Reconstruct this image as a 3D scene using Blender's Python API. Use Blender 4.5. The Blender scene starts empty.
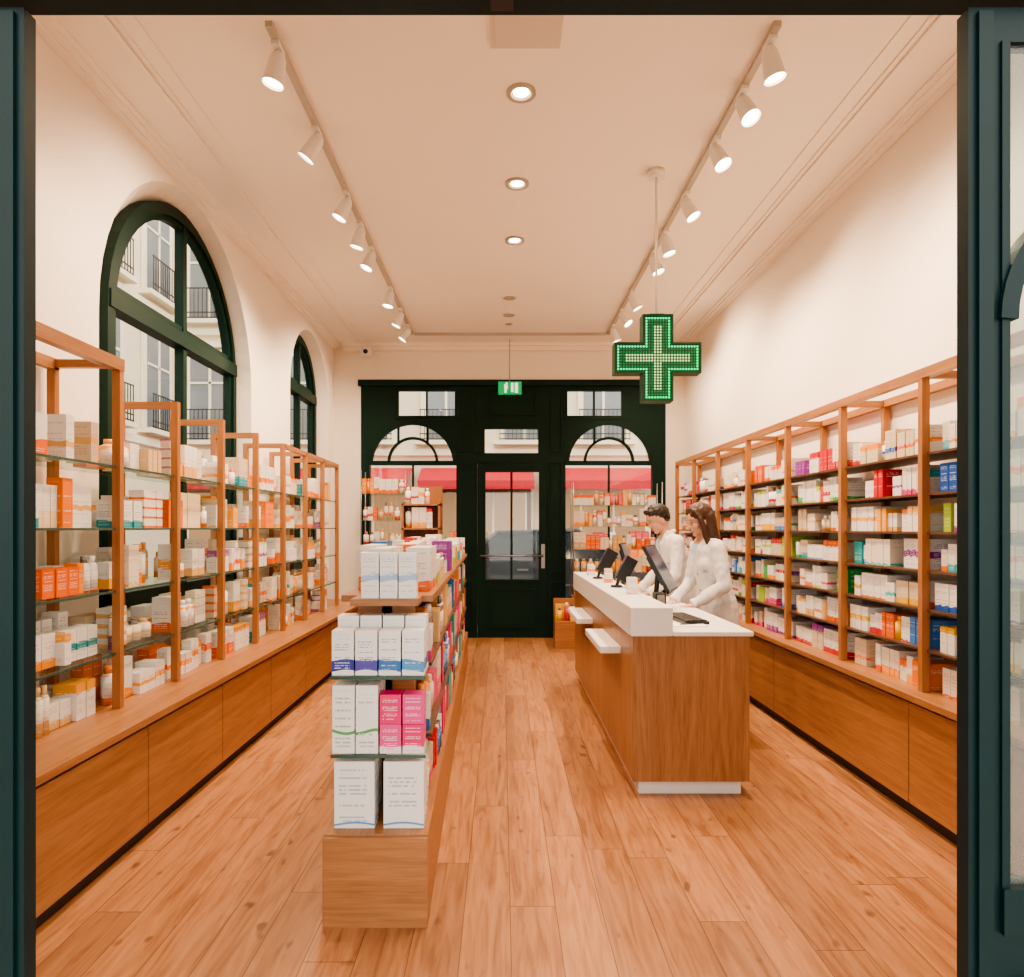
import bpy, math, random
from mathutils import Vector, Matrix, noise as mnoise
R = random.Random(7)
scene = bpy.context.scene
try:
    scene.view_settings.view_transform = 'AgX'
    scene.view_settings.look = 'AgX - Medium High Contrast'
except Exception: pass

# ---------------------------------------------------------------- materials
def new_mat(name):
    m = bpy.data.materials.new(name); m.use_nodes = True
    nt = m.node_tree
    return m, nt, nt.nodes['Principled BSDF']
def plain(name, col, rough=.5, metal=0, emit=None, es=0, noise=.06, nscale=8, spec=.5):
    m, nt, b = new_mat(name)
    b.inputs['Roughness'].default_value = rough; b.inputs['Metallic'].default_value = metal
    b.inputs['Specular IOR Level'].default_value = spec
    tc = nt.nodes.new('ShaderNodeTexCoord'); n = nt.nodes.new('ShaderNodeTexNoise')
    n.inputs['Scale'].default_value = nscale; n.inputs['Detail'].default_value = 1
    nt.links.new(tc.outputs['Object'], n.inputs['Vector'])
    mx = nt.nodes.new('ShaderNodeMix'); mx.data_type = 'RGBA'
    mx.inputs[6].default_value = (*[c*(1-noise) for c in col], 1)
    mx.inputs[7].default_value = (*[min(1, c*(1+noise)) for c in col], 1)
    nt.links.new(n.outputs['Fac'], mx.inputs[0]); nt.links.new(mx.outputs[2], b.inputs['Base Color'])
    if emit:
        b.inputs['Emission Color'].default_value = (*emit, 1); b.inputs['Emission Strength'].default_value = es
        try: m.cycles.emission_sampling = 'NONE'
        except Exception: pass
    return m
def M(nt, op, a, b=None, c=None):
    n = nt.nodes.new('ShaderNodeMath'); n.operation = op
    for i, v in enumerate((a, b, c)):
        if v is None: continue
        if isinstance(v, (int, float)): n.inputs[i].default_value = v
        else: nt.links.new(v, n.inputs[i])
    return n.outputs[0]
def ramp(nt, fac, stops):
    r = nt.nodes.new('ShaderNodeValToRGB'); cr = r.color_ramp
    while len(cr.elements) < len(stops): cr.elements.new(.5)
    for e, (p, c) in zip(cr.elements, stops): e.position = p; e.color = (*c, 1)
    nt.links.new(fac, r.inputs[0]); return r.outputs[0]
def mixc(nt, f, a, b, mode='MIX'):
    m = nt.nodes.new('ShaderNodeMix'); m.data_type = 'RGBA'; m.blend_type = mode
    for i, v in ((0, f), (6, a), (7, b)):
        if isinstance(v, (int, float)): m.inputs[i].default_value = v
        elif isinstance(v, tuple): m.inputs[i].default_value = (*v, 1)
        else: nt.links.new(v, m.inputs[i])
    return m.outputs[2]
def wood(name, dark, light, axis='y', rough=.4, scale=1.0):
    m, nt, b = new_mat(name)
    tc = nt.nodes.new('ShaderNodeTexCoord'); mp = nt.nodes.new('ShaderNodeMapping')
    s = [16*scale]*3; s['xyz'.index(axis)] = .9*scale
    mp.inputs['Scale'].default_value = s
    nt.links.new(tc.outputs['Object'], mp.inputs['Vector'])
    n = nt.nodes.new('ShaderNodeTexNoise'); n.inputs['Scale'].default_value = 1.6; n.inputs['Detail'].default_value = 5
    n.inputs['Roughness'].default_value = .65; n.inputs['Distortion'].default_value = .7
    nt.links.new(mp.outputs[0], n.inputs['Vector'])
    n2 = nt.nodes.new('ShaderNodeTexNoise'); n2.inputs['Scale'].default_value = 9; n2.inputs['Detail'].default_value = 2
    nt.links.new(mp.outputs[0], n2.inputs['Vector'])
    f = M(nt, 'ADD', M(nt, 'MULTIPLY', n.outputs['Fac'], .7), M(nt, 'MULTIPLY', n2.outputs['Fac'], .3))
    col = ramp(nt, f, [(.34, dark), (.66, light)])
    nt.links.new(col, b.inputs['Base Color']); b.inputs['Roughness'].default_value = rough
    return m
def floor_mat():
    m, nt, b = new_mat('oak_plank_floor')
    tc = nt.nodes.new('ShaderNodeTexCoord'); sp = nt.nodes.new('ShaderNodeSeparateXYZ')
    nt.links.new(tc.outputs['Object'], sp.inputs[0]); x, y = sp.outputs[0], sp.outputs[1]
    xs = M(nt, 'DIVIDE', M(nt, 'ADD', x, 10.05), .18); row = M(nt, 'FLOOR', xs)
    w1 = nt.nodes.new('ShaderNodeTexWhiteNoise'); w1.noise_dimensions = '1D'; nt.links.new(row, w1.inputs['W'])
    ys = M(nt, 'ADD', M(nt, 'DIVIDE', y, 1.7), M(nt, 'MULTIPLY', w1.outputs['Value'], 7)); seg = M(nt, 'FLOOR', ys)
    cb = nt.nodes.new('ShaderNodeCombineXYZ'); nt.links.new(row, cb.inputs[0]); nt.links.new(seg, cb.inputs[1])
    w2 = nt.nodes.new('ShaderNodeTexWhiteNoise'); w2.noise_dimensions = '2D'; nt.links.new(cb.outputs[0], w2.inputs['Vector'])
    rnd = w2.outputs['Value']
    g = nt.nodes.new('ShaderNodeCombineXYZ')
    nt.links.new(M(nt, 'MULTIPLY', x, 20), g.inputs[0]); nt.links.new(M(nt, 'MULTIPLY', y, 1.8), g.inputs[1]); nt.links.new(M(nt, 'MULTIPLY', rnd, 50), g.inputs[2])
    n = nt.nodes.new('ShaderNodeTexNoise'); n.inputs['Scale'].default_value = 1.3; n.inputs['Detail'].default_value = 6; n.inputs['Distortion'].default_value = 1.2
    nt.links.new(g.outputs[0], n.inputs['Vector'])
    g2 = nt.nodes.new('ShaderNodeCombineXYZ')
    nt.links.new(M(nt, 'MULTIPLY', x, 10), g2.inputs[0]); nt.links.new(M(nt, 'MULTIPLY', y, 5), g2.inputs[1]); nt.links.new(M(nt, 'MULTIPLY', rnd, 30), g2.inputs[2])
    k = nt.nodes.new('ShaderNodeTexNoise'); k.inputs['Scale'].default_value = 1.5; k.inputs['Detail'].default_value = 1
    nt.links.new(g2.outputs[0], k.inputs['Vector'])
    knot = ramp(nt, k.outputs['Fac'], [(.69, (0, 0, 0)), (.78, (1, 1, 1))])
    base = ramp(nt, n.outputs['Fac'], [(.25, (.25, .098, .040)), (.5, (.41, .185, .080)), (.75, (.50, .25, .115))])
    tone = ramp(nt, rnd, [(0, (.76, .74, .72)), (.5, (.95, .95, .95)), (1, (1.1, 1.1, 1.1))])
    c = mixc(nt, 1.0, base, tone, 'MULTIPLY')
    c = mixc(nt, M(nt, 'MULTIPLY', knot, .7), c, (.11, .042, .02))
    fx = M(nt, 'FRACT', xs); fy = M(nt, 'FRACT', ys)
    gx = M(nt, 'MAXIMUM', M(nt, 'LESS_THAN', fx, .020), M(nt, 'LESS_THAN', fy, .0024))
    c = mixc(nt, M(nt, 'MULTIPLY', gx, .75), c, (.09, .038, .018))
    nt.links.new(c, b.inputs['Base Color'])
    nt.links.new(M(nt, 'ADD', M(nt, 'MULTIPLY', n.outputs['Fac'], .2), .28), b.inputs['Roughness'])
    bp = nt.nodes.new('ShaderNodeBump'); bp.inputs['Strength'].default_value = .25; bp.inputs['Distance'].default_value = .004
    nt.links.new(M(nt, 'SUBTRACT', M(nt, 'MULTIPLY', n.outputs['Fac'], .3), gx), bp.inputs['Height']); nt.links.new(bp.outputs[0], b.inputs['Normal'])
    return m
def product_mat():
    m, nt, b = new_mat('printed_packaging')
    uv = nt.nodes.new('ShaderNodeUVMap'); uv.uv_map = 'UVMap'
    sp = nt.nodes.new('ShaderNodeSeparateXYZ'); nt.links.new(uv.outputs[0], sp.inputs[0]); u, v = sp.outputs[0], sp.outputs[1]
    acc = nt.nodes.new('ShaderNodeAttribute'); acc.attribute_name = 'acc'
    rn = nt.nodes.new('ShaderNodeAttribute'); rn.attribute_name = 'rnd'
    bs = nt.nodes.new('ShaderNodeAttribute'); bs.attribute_name = 'bas'
    rs = nt.nodes.new('ShaderNodeSeparateXYZ'); nt.links.new(rn.outputs['Vector'], rs.inputs[0])
    lo, hi, seed = rs.outputs[0], rs.outputs[1], rs.outputs[2]
    wob = M(nt, 'ADD', v, M(nt, 'MULTIPLY', M(nt, 'SINE', M(nt, 'ADD', M(nt, 'MULTIPLY', u, 3.5), M(nt, 'MULTIPLY', seed, 20))), .03))
    band = M(nt, 'MULTIPLY', M(nt, 'GREATER_THAN', wob, lo), M(nt, 'LESS_THAN', wob, hi))
    rowf = M(nt, 'MULTIPLY', v, 17); rid = M(nt, 'FLOOR', rowf)
    cb = nt.nodes.new('ShaderNodeCombineXYZ')
    nt.links.new(M(nt, 'FLOOR', M(nt, 'MULTIPLY', u, 20)), cb.inputs[0]); nt.links.new(rid, cb.inputs[1]); nt.links.new(M(nt, 'MULTIPLY', seed, 91), cb.inputs[2])
    wn = nt.nodes.new('ShaderNodeTexWhiteNoise'); nt.links.new(cb.outputs[0], wn.inputs['Vector'])
    cb2 = nt.nodes.new('ShaderNodeCombineXYZ'); nt.links.new(rid, cb2.inputs[0]); nt.links.new(M(nt, 'MULTIPLY', seed, 77), cb2.inputs[1])
    wr = nt.nodes.new('ShaderNodeTexWhiteNoise'); nt.links.new(cb2.outputs[0], wr.inputs['Vector'])
    t = M(nt, 'MULTIPLY', M(nt, 'GREATER_THAN', M(nt, 'FRACT', rowf), .55), M(nt, 'GREATER_THAN', wn.outputs['Value'], .25))
    t = M(nt, 'MULTIPLY', t, M(nt, 'GREATER_THAN', wr.outputs['Value'], .6))
    t = M(nt, 'MULTIPLY', t, M(nt, 'MULTIPLY', M(nt, 'GREATER_THAN', u, .12), M(nt, 'LESS_THAN', u, .82)))
    t = M(nt, 'MULTIPLY', t, M(nt, 'MULTIPLY', M(nt, 'GREATER_THAN', v, .1), M(nt, 'LESS_THAN', v, .92)))
    tcol = mixc(nt, band, mixc(nt, .55, (.12, .12, .15), acc.outputs['Color']), (.9, .88, .85))
    c = mixc(nt, band, bs.outputs['Color'], acc.outputs['Color'])
    c = mixc(nt, M(nt, 'MULTIPLY', t, .6), c, tcol)
    nt.links.new(c, b.inputs['Base Color']); b.inputs['Roughness'].default_value = .42
    return m
def glass_mat(name, tint, glossy=.12, diff=0.0):
    m, nt, b = new_mat(name); nt.nodes.remove(b)
    out = nt.nodes['Material Output']
    tr = nt.nodes.new('ShaderNodeBsdfTransparent'); tr.inputs[0].default_value = (*tint, 1)
    gl = nt.nodes.new('ShaderNodeBsdfGlossy'); gl.inputs['Roughness'].default_value = .03
    ms = nt.nodes.new('ShaderNodeMixShader'); ms.inputs[0].default_value = glossy
    nt.links.new(tr.outputs[0], ms.inputs[1]); nt.links.new(gl.outputs[0], ms.inputs[2]); o = ms.outputs[0]
    if diff:
        df = nt.nodes.new('ShaderNodeBsdfDiffuse'); df.inputs[0].default_value = (.5, .5, .46, 1)
        m2 = nt.nodes.new('ShaderNodeMixShader'); m2.inputs[0].default_value = diff
        nt.links.new(o, m2.inputs[1]); nt.links.new(df.outputs[0], m2.inputs[2]); o = m2.outputs[0]
    nt.links.new(o, out.inputs[0]); return m
def emis(name, col, s, base=(.8, .8, .8)):
    return plain(name, base, emit=col, es=s, noise=0)

WALL = plain('plaster_wall', (.87, .785, .695), .85, noise=.015, nscale=3)
CEIL = plain('plaster_ceiling', (.92, .83, .74), .85, noise=.01, nscale=3)
GREEN = plain('dark_green_paint', (.003, .022, .015), .5, noise=.12, nscale=20, spec=.2)
TEAL = plain('teal_door_paint', (.0008, .014, .015), .42, noise=.15, nscale=20, spec=.25)
FLOOR = floor_mat()
OAKY = wood('oak_veneer_y', (.27, .108, .040), (.44, .205, .083), 'y')
OAKX = wood('oak_veneer_x', (.27, .108, .040), (.44, .205, .083), 'x')
OAKZ = wood('oak_solid_z', (.32, .125, .045), (.46, .205, .08), 'z')
WALN = wood('counter_veneer_z', (.24, .10, .040), (.44, .21, .092), 'z', .35)
DARK = plain('plinth_and_gap_shade', (.03, .018, .012), .6)  # real dark plinth, also the painted shade under the ledges
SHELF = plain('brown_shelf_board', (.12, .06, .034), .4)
WHITE = plain('white_solid_surface', (.82, .79, .75), .35, noise=.01)
WMET = plain('white_powdercoat', (.80, .76, .72), .4, noise=.01)
TRK = plain('track_aluminium', (.45, .40, .35), .4, noise=.01)
BLACK = plain('black_plastic', (.015, .016, .018), .35)
GREY = plain('grey_metal', (.35, .34, .33), .35, .8)
PROD = product_mat()
GLASS = glass_mat('window_glass', (.97, .985, .975), .04)
SHGL = glass_mat('shelf_glass', (.84, .91, .88), .12)
FROST = glass_mat('film_glass', (.72, .80, .78), .06, .12)
SHEDGE = plain('glass_shelf_edge', (.05, .10, .085), .2)
LAMP = emis('lamp_lens', (1, .84, .64), 14)

# ---------------------------------------------------------------- mesh builder
class MB:
    def __init__(s, xf=None):
        s.v = []; s.f = []; s.m = []; s.mats = []; s.uv = []; s.acc = []; s.rnd = []; s.bas = []; s.xf = xf; s.smooth = []
        s.cur = ((1, 1, 1), (2, 3, 0), (.85, .82, .78))
    def mi(s, mat):
        if mat not in s.mats: s.mats.append(mat)
        return s.mats.index(mat)
    def face(s, pts, mat, uv=None, smooth=False):
        i = len(s.v)
        for p in pts: s.v.append(tuple(s.xf(Vector(p))) if s.xf else tuple(p))
        s.f.append(tuple(range(i, i+len(pts)))); s.m.append(s.mi(mat)); s.smooth.append(smooth)
        s.uv.append(uv or [(.5, .97)]*len(pts)); s.acc.append(s.cur[0]); s.rnd.append(s.cur[1]); s.bas.append(s.cur[2])
    def quadidx(s, base, idx, mat, smooth, uv=None):
        s.f.append(tuple(base+k for k in idx)); s.m.append(s.mi(mat)); s.smooth.append(smooth)
        s.uv.append(uv or [(.5, .97)]*len(idx)); s.acc.append(s.cur[0]); s.rnd.append(s.cur[1]); s.bas.append(s.cur[2])
    def verts(s, pts):
        i = len(s.v)
        for p in pts: s.v.append(tuple(s.xf(Vector(p))) if s.xf else tuple(p))
        return i
    def box(s, x0, x1, y0, y1, z0, z1, mat, rot=0, mtx=None):
        c = [(x0, y0, z0), (x1, y0, z0), (x1, y1, z0), (x0, y1, z0), (x0, y0, z1), (x1, y0, z1), (x1, y1, z1), (x0, y1, z1)]
        if rot:
            cx, cy = (x0+x1)/2, (y0+y1)/2; ca, sa = math.cos(rot), math.sin(rot)
            c = [(cx+(x-cx)*ca-(y-cy)*sa, cy+(x-cx)*sa+(y-cy)*ca, z) for x, y, z in c]
        if mtx is not None: c = [tuple(mtx @ Vector(p)) for p in c]
        b = s.verts(c)
        Q = [(0, 0), (1, 0), (1, 1), (0, 1)]
        s.quadidx(b, (0, 1, 5, 4), mat, False, Q); s.quadidx(b, (2, 3, 7, 6), mat, False, Q)
        s.quadidx(b, (3, 0, 4, 7), mat, False, Q); s.quadidx(b, (1, 2, 6, 5), mat, False, Q)
        s.quadidx(b, (4, 5, 6, 7), mat, False); s.quadidx(b, (3, 2, 1, 0), mat, False)
    def cyl(s, p0, p1, r0, r1, mat, n=16, caps=True, capmat=None, sy=1):
        p0 = Vector(p0); p1 = Vector(p1); d = (p1-p0).normalized()
        a = d.orthogonal().normalized() if abs(d.z) < .999 else Vector((1, 0, 0)); b = d.cross(a)
        pts = []
        for p, r in ((p0, r0), (p1, r1)):
            for k in range(n):
                t = 2*math.pi*k/n; pts.append(p+a*math.cos(t)*r+b*math.sin(t)*r*sy)
        i = s.verts(pts)
        for k in range(n):
            k2 = (k+1) % n; u0 = (k % 8)/8; u1 = u0+1/8
            s.quadidx(i, (k, k2, n+k2, n+k), mat, True, [(u0, 0), (u1, 0), (u1, 1), (u0, 1)])
        if caps:
            s.quadidx(i, tuple(reversed(range(n))), capmat or mat, False); s.quadidx(i, tuple(range(n, 2*n)), capmat or mat, False)
    def ell(s, c, r, mat, n=16, m=10, mtx=None):
        c = Vector(c); pts = []
        for j in range(1, m):
            ph = math.pi*j/m
            for k in range(n):
                t = 2*math.pi*k/n
                p = Vector((math.sin(ph)*math.cos(t)*r[0], math.sin(ph)*math.sin(t)*r[1], math.cos(ph)*r[2]))
                if mtx is not None: p = mtx @ p
                pts.append(c+p)
        for z in (r[2], -r[2]):
            p = Vector((0, 0, z))
            if mtx is not None: p = mtx @ p
            pts.append(c+p)
        i = s.verts(pts); T = (m-1)*n
        for j in range(m-2):
            for k in range(n):
                k2 = (k+1) % n
                s.quadidx(i, (j*n+k, (j+1)*n+k, (j+1)*n+k2, j*n+k2), mat, True)
        for k in range(n):
            k2 = (k+1) % n
            s.quadidx(i, (T, k, k2), mat, True); s.quadidx(i, (T+1, (m-2)*n+k2, (m-2)*n+k), mat, True)
    def loft(s, rings, mat, n=28):
        pts = []
        for cx, cy, cz, rx, ry in rings:
            for k in range(n):
                t = 2*math.pi*k/n; pts.append((cx+rx*math.cos(t), cy+ry*math.sin(t), cz))
        i = s.verts(pts); L = len(rings)
        for j in range(L-1):
            for k in range(n):
                k2 = (k+1) % n; s.quadidx(i, (j*n+k, j*n+k2, (j+1)*n+k2, (j+1)*n+k), mat, True)
        s.quadidx(i, tuple(reversed(range(n))), mat, False); s.quadidx(i, tuple(range((L-1)*n, L*n)), mat, False)
    def limb(s, pts, rad, mat, n=14):
        for (a, b, ra, rb) in zip(pts[:-1], pts[1:], rad[:-1], rad[1:]): s.cyl(a, b, ra, rb, mat, n)
        for p, r in zip(pts, rad): s.ell(p, (r, r, r), mat, n, 8)
    def prism(s, poly, w0, w1, mp, mat):
        a = [mp(u, v, w0) for u, v in poly]; b = [mp(u, v, w1) for u, v in poly]
        s.face(a, mat); s.face(list(reversed(b)), mat)
        n = len(poly)
        for k in range(n):
            k2 = (k+1) % n; s.face([a[k], b[k], b[k2], a[k2]], mat)
    def ribbon(s, path, wd, w0, w1, mp, mat, closed=False):
        n = len(path); L = []; Rr = []
        for k in range(n):
            p = Vector(path[k]); 
            a = Vector(path[k-1]) if (k > 0 or closed) else None; b = Vector(path[(k+1) % n]) if (k < n-1 or closed) else None
            d1 = (p-a).normalized() if a is not None else None; d2 = (b-p).normalized() if b is not None else None
            d1 = d1 or d2; d2 = d2 or d1
            t = (d1+d2).normalized(); nn = Vector((-t.y, t.x)); sc = 1/max(.3, nn.dot(Vector((-d1.y, d1.x))))
            L.append(p+nn*wd/2*sc); Rr.append(p-nn*wd/2*sc)
        for k in range(n if closed else n-1):
            k2 = (k+1) % n
            q = [L[k], L[k2], Rr[k2], Rr[k]]
            s.prism([(v.x, v.y) for v in q], w0, w1, mp, mat)
    def obj(s, name, parent=None, bevel=0):
        me = bpy.data.meshes.new(name); me.from_pydata(s.v, [], s.f)
        for m in s.mats: me.materials.append(m)
        me.polygons.foreach_set('material_index', s.m); me.polygons.foreach_set('use_smooth', s.smooth)
        uvl = me.uv_layers.new(name='UVMap'); flat = []
        for f in s.uv:
            for p in f: flat += p
        uvl.data.foreach_set('uv', flat)
        if PROD in s.mats:
            for nm, arr in (('acc', s.acc), ('rnd', s.rnd), ('bas', s.bas)):
                at = me.attributes.new(nm, 'FLOAT_COLOR', 'CORNER'); fl = []
                for c, f in zip(arr, s.f): fl += [c[0], c[1], c[2], 1]*len(f)
                at.data.foreach_set('color', fl)
        me.update()
        o = bpy.data.objects.new(name, me); scene.collection.objects.link(o)
        if bevel:
            bm = o.modifiers.new('bevel', 'BEVEL'); bm.width = bevel; bm.segments = 2; bm.limit_method = 'ANGLE'
        if parent: o.parent = parent
        return o
def empty(name):
    o = bpy.data.objects.new(name, None); scene.collection.objects.link(o); o.empty_display_size = .1; return o

def arch_pts(uc, r, spring, n=24):
    return [(uc-r*math.cos(math.pi*k/n), spring+r*math.sin(math.pi*k/n)) for k in range(n+1)]
def arch_wall(mb, u0, u1, v0, v1, holes, w0, w1, mp, mat, holes2=None):
    for w, hs in ((w0, holes), (w1, holes2 or holes)):
        cu = u0
        for (uc, r, sp, sill) in hs:
            mb.face([mp(cu, v0, w), mp(uc-r, v0, w), mp(uc-r, v1, w), mp(cu, v1, w)], mat)
            a = arch_pts(uc, r, sp)
            for p, q in zip(a[:-1], a[1:]):
                mb.face([mp(p[0], p[1], w), mp(q[0], q[1], w), mp(q[0], v1, w), mp(p[0], v1, w)], mat)
            if sill > v0: mb.face([mp(uc-r, v0, w), mp(uc+r, v0, w), mp(uc+r, sill, w), mp(uc-r, sill, w)], mat)
            cu = uc+r
        mb.face([mp(cu, v0, w), mp(u1, v0, w), mp(u1, v1, w), mp(cu, v1, w)], mat)
    for h, h2 in zip(holes, holes2 or holes):
        A = [(h[0]-h[1], h[3])]+arch_pts(*h[:3])+[(h[0]+h[1], h[3])]; B = [(h2[0]-h2[1], h2[3])]+arch_pts(*h2[:3])+[(h2[0]+h2[1], h2[3])]
        n = len(A)
        for k in range(n):
            k2 = (k+1) % n
            mb.face([mp(*A[k], w0), mp(*A[k2], w0), mp(*B[k2], w1), mp(*B[k], w1)], mat)
    mb.face([mp(u0, v0, w0), mp(u0, v0, w1), mp(u0, v1, w1), mp(u0, v1, w0)], mat)
    mb.face([mp(u1, v0, w0), mp(u1, v0, w1), mp(u1, v1, w1), mp(u1, v1, w0)], mat)
    mb.face([mp(u0, v1, w0), mp(u1, v1, w0), mp(u1, v1, w1), mp(u0, v1, w1)], mat)
SX = lambda u, v, w: (w, u, v)
SY = lambda u, v, w: (u, w, v)

H = 4.0; XL = -2.3; XR = 2.5
# ---------------------------------------------------------------- room shell
b = MB(); b.box(-2.6, 2.75, 1.1, 9.5, -.1, 0, FLOOR); b.obj('floor')
b = MB(); b.box(-2.6, 2.75, 1.14, 9.5, H, H+.15, CEIL); b.obj('ceiling')
b = MB()
arch_wall(b, 1.26, 9.3, 0, H, [(5.06, 1.18, 2.76, .95), (8.2, .82, 3.04, .95)], XL, XL-.24, SX, WALL, [(5.24, 1.02, 2.88, .98), (8.22, .72, 3.10, .98)])
b.obj('wall_left')
b = MB(); b.box(XR, XR+.2, 1.26, 9.3, 0, H, WALL); b.obj('wall_right')
b = MB()
b.box(-2.6, -1.93, 9.3, 9.5, 0, H, WALL); b.box(2.24, 2.75, 9.3, 9.5, 0, H, WALL); b.box(-1.93, 2.24, 9.3, 9.5, 3.47, H, WALL)
b.obj('wall_back')
b = MB()
b.box(-2.6, -1.5, 1.14, 1.26, 0, H, WALL); b.box(1.5, 2.75, 1.14, 1.26, 0, H, WALL); b.box(-1.5, 1.5, 1.14, 1.26, 2.58, H, WALL)
b.obj('wall_front')
def trim(nm, sgn, xw):
    b = MB()
    for (a, c, h) in ((0, .05, .05), (.05, .09, .035), (.09, .12, .02), (.34, .37, .016), (.39, .41, .010), (.50, .51, .008)):
        x0, x1 = sorted((xw+sgn*a, xw+sgn*c)); b.box(x0, x1, 1.3, 9.28, H-h, H, CEIL)
    b.obj(nm, bevel=.006)
trim('trim_1', 1, XL); trim('trim_2', -1, XR)
b = MB(); b.box(XL+.14, XR-.14, 9.2, 9.3, H-.09, H, CEIL); b.box(XL+.14, XR-.14, 9.14, 9.2, H-.04, H, CEIL)
b.box(-1.98, 2.29, 9.27, 9.3, 3.47, 3.53, WALL); b.obj('trim_3', bevel=.004)

def arched_window(nm, uc, r, sp, sill, w):
    b = MB()
    o = [(uc-r+.04, sill)]+arch_pts(uc, r-.04, sp)+[(uc+r-.04, sill)]
    b.ribbon(o, .08, w-.05, w+.05, SX, GREEN)
    o = [(uc-r+.105, sill)]+arch_pts(uc, r-.105, sp)+[(uc+r-.105, sill)]
    b.ribbon(o, .035, w-.02, w+.03, SX, GREEN)
    tz = sp+.06
    b.ribbon([(uc-r+.02, tz), (uc+r-.02, tz)], .11, w-.05, w+.06, SX, GREEN)
    b.ribbon([(uc-r+.02, tz+.09), (uc+r-.02, tz+.09)], .03, w-.02, w+.03, SX, GREEN)
    b.ribbon([(uc-r, sill+.05), (uc+r, sill+.05)], .1, w-.05, w+.05, SX, GREEN)
    b.ribbon([(uc+.02, sill), (uc+.02, sp+r-.05)], .06, w-.03, w+.04, SX, GREEN)
    b.ribbon([(uc-r, 1.9), (uc+r, 1.9)], .045, w-.02, w+.02, SX, GREEN)
    g = [(uc-r+.05, sill+.03)]+arch_pts(uc, r-.05, sp)+[(uc+r-.05, sill+.03)]
    b.prism(g, w-.006, w+.006, SX, GLASS)
    b.obj(nm)
arched_window('window_1', 5.24, 1.03, 2.88, .98, XL-.19)
arched_window('window_2', 8.22, .73, 3.10, .98, XL-.19)

# ---------------------------------------------------------------- back shopfront
b = MB(); y0, y1 = 9.3, 9.42
G = GREEN
def P(x0, x1, z0, z1, ya=y0, yb=y1, m=G): b.box(x0, x1, ya, yb, z0, z1, m)
P(-1.93, 2.24, 3.40, 3.47); P(-1.96, 2.27, 3.44, 3.52, 9.25, 9.3)
P(-1.93, -1.44, 3.01, 3.40); P(-.62, .87, 3.01, 3.40); P(1.66, 2.24, 3.01, 3.40)
P(-.62, -.26, 2.5, 3.01); P(.52, .87, 2.5, 3.01); P(-.26, .52, 2.88, 3.01)
P(-.62, -.34, 0, 2.5); P(.62, .87, 0, 2.5); P(-.34, .62, 2.39, 2.5)
for hx in (-1.22, 1.465):
    arch_wall(b, hx-.71 if hx < 0 else .87, -.62 if hx < 0 else 2.24, .0, 3.01, [(hx, .595, 2.36, .5)], y0, y1, SY, G)
    b.ribbon(arch_pts(hx, .575, 2.36), .05, y0-.02, y0+.03, SY, G)
    b.ribbon(arch_pts(hx, .33, 2.40), .035, y0, y0+.05, SY, G)
    P(hx-.595, hx+.595, 2.36, 2.42, y0, y0+.07)
    for sx in (-.2, .2): P(hx+sx-.015, hx+sx+.015, 2.66, 2.93, y0, y0+.05)
    P(hx-.012, hx+.012, .5, 2.36, y0+.01, y0+.05)
    b.prism([(hx-.59, .52)]+arch_pts(hx, .59, 2.36)+[(hx+.59, .52)], y0+.05, y0+.06, SY, GLASS)
    P(hx-.45, hx+.45, .12, .4, y0-.02, y0)
for (a, c, z, zz) in ((-1.44, -.62, 3.01, 3.40), (.87, 1.66, 3.01, 3.40), (-.26, .52, 2.5, 2.88)):
    b.box(a, c, y0+.05, y0+.06, z, zz, GLASS)
    b.ribbon([(a, z), (c, z), (c, zz), (a, zz)], .05, y0-.01, y0+.06, SY, G, True)
P(-1.03-.012, -1.03+.012, 3.01, 3.4, y0, y0+.05); P(1.26-.012, 1.26+.012, 3.01, 3.4, y0, y0+.05)
def molding(x0, x1, z0, z1, y=y0):
    b.ribbon([(x0, z0), (x1, z0), (x1, z1), (x0, z1)], .03, y-.018, y+.005, SY, G, True)
molding(-.2, .46, 3.06, 3.35)
for a, c in ((-.57, -.4), (.68, .82)):
    molding(a, c, .15, .75); molding(a, c, .9, 2.4); molding(a, c, 2.55, 3.35)
b.obj('window_3')
b = MB()
P(-.335, -.24, 0, 2.385); P(.52, .615, 0, 2.385); P(-.24, .52, 2.28, 2.385); P(-.24, .52, 0, .78)
b.box(.115, .145, y0+.02, y0+.09, .78, 2.28, G)
b.box(-.24, .52, y0+.05, y0+.06, .78, 2.28, GLASS)
molding(-.17, .45, .14, .66); b.ribbon([(-.24, .78), (.52, .78), (.52, 2.28), (-.24, 2.28)], .03, y0-.015, y0+.03, SY, G, True)
b.cyl((-.3, 9.26, 1.12), (.56, 9.26, 1.12), .011, .011, GREY)
for x in (-.29, .55): b.cyl((x, 9.26, 1.12), (x, 9.32, 1.12), .018, .018, BLACK)
b.box(.535, .585, 9.27, 9.3, .95, 1.28, GREY)
b.obj('door_1')
b = MB(); b.box(-.05, .26, 9.0, 9.03, 3.27, 3.44, emis('exit_green', (.0, .5, .13), .6, (.0, .25, .08))); b.cyl((.1, 9.015, 3.44), (.1, 9.015, H), .006, .006, GREY)
SW = emis('exit_white', (.8, 1, .85), .9)
b.box(.03, .075, 8.994, 9.0, 3.34, 3.40, SW); b.box(.035, .06, 8.994, 9.0, 3.29, 3.34, SW); b.cyl((.06, 8.997, 3.415), (.06, 8.992, 3.415), .013, .013, SW, 10)
b.box(.12, .15, 8.994, 9.0, 3.30, 3.42, SW); b.box(.17, .21, 8.994, 9.0, 3.29, 3.42, SW)
b.obj('exit_sign')
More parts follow.
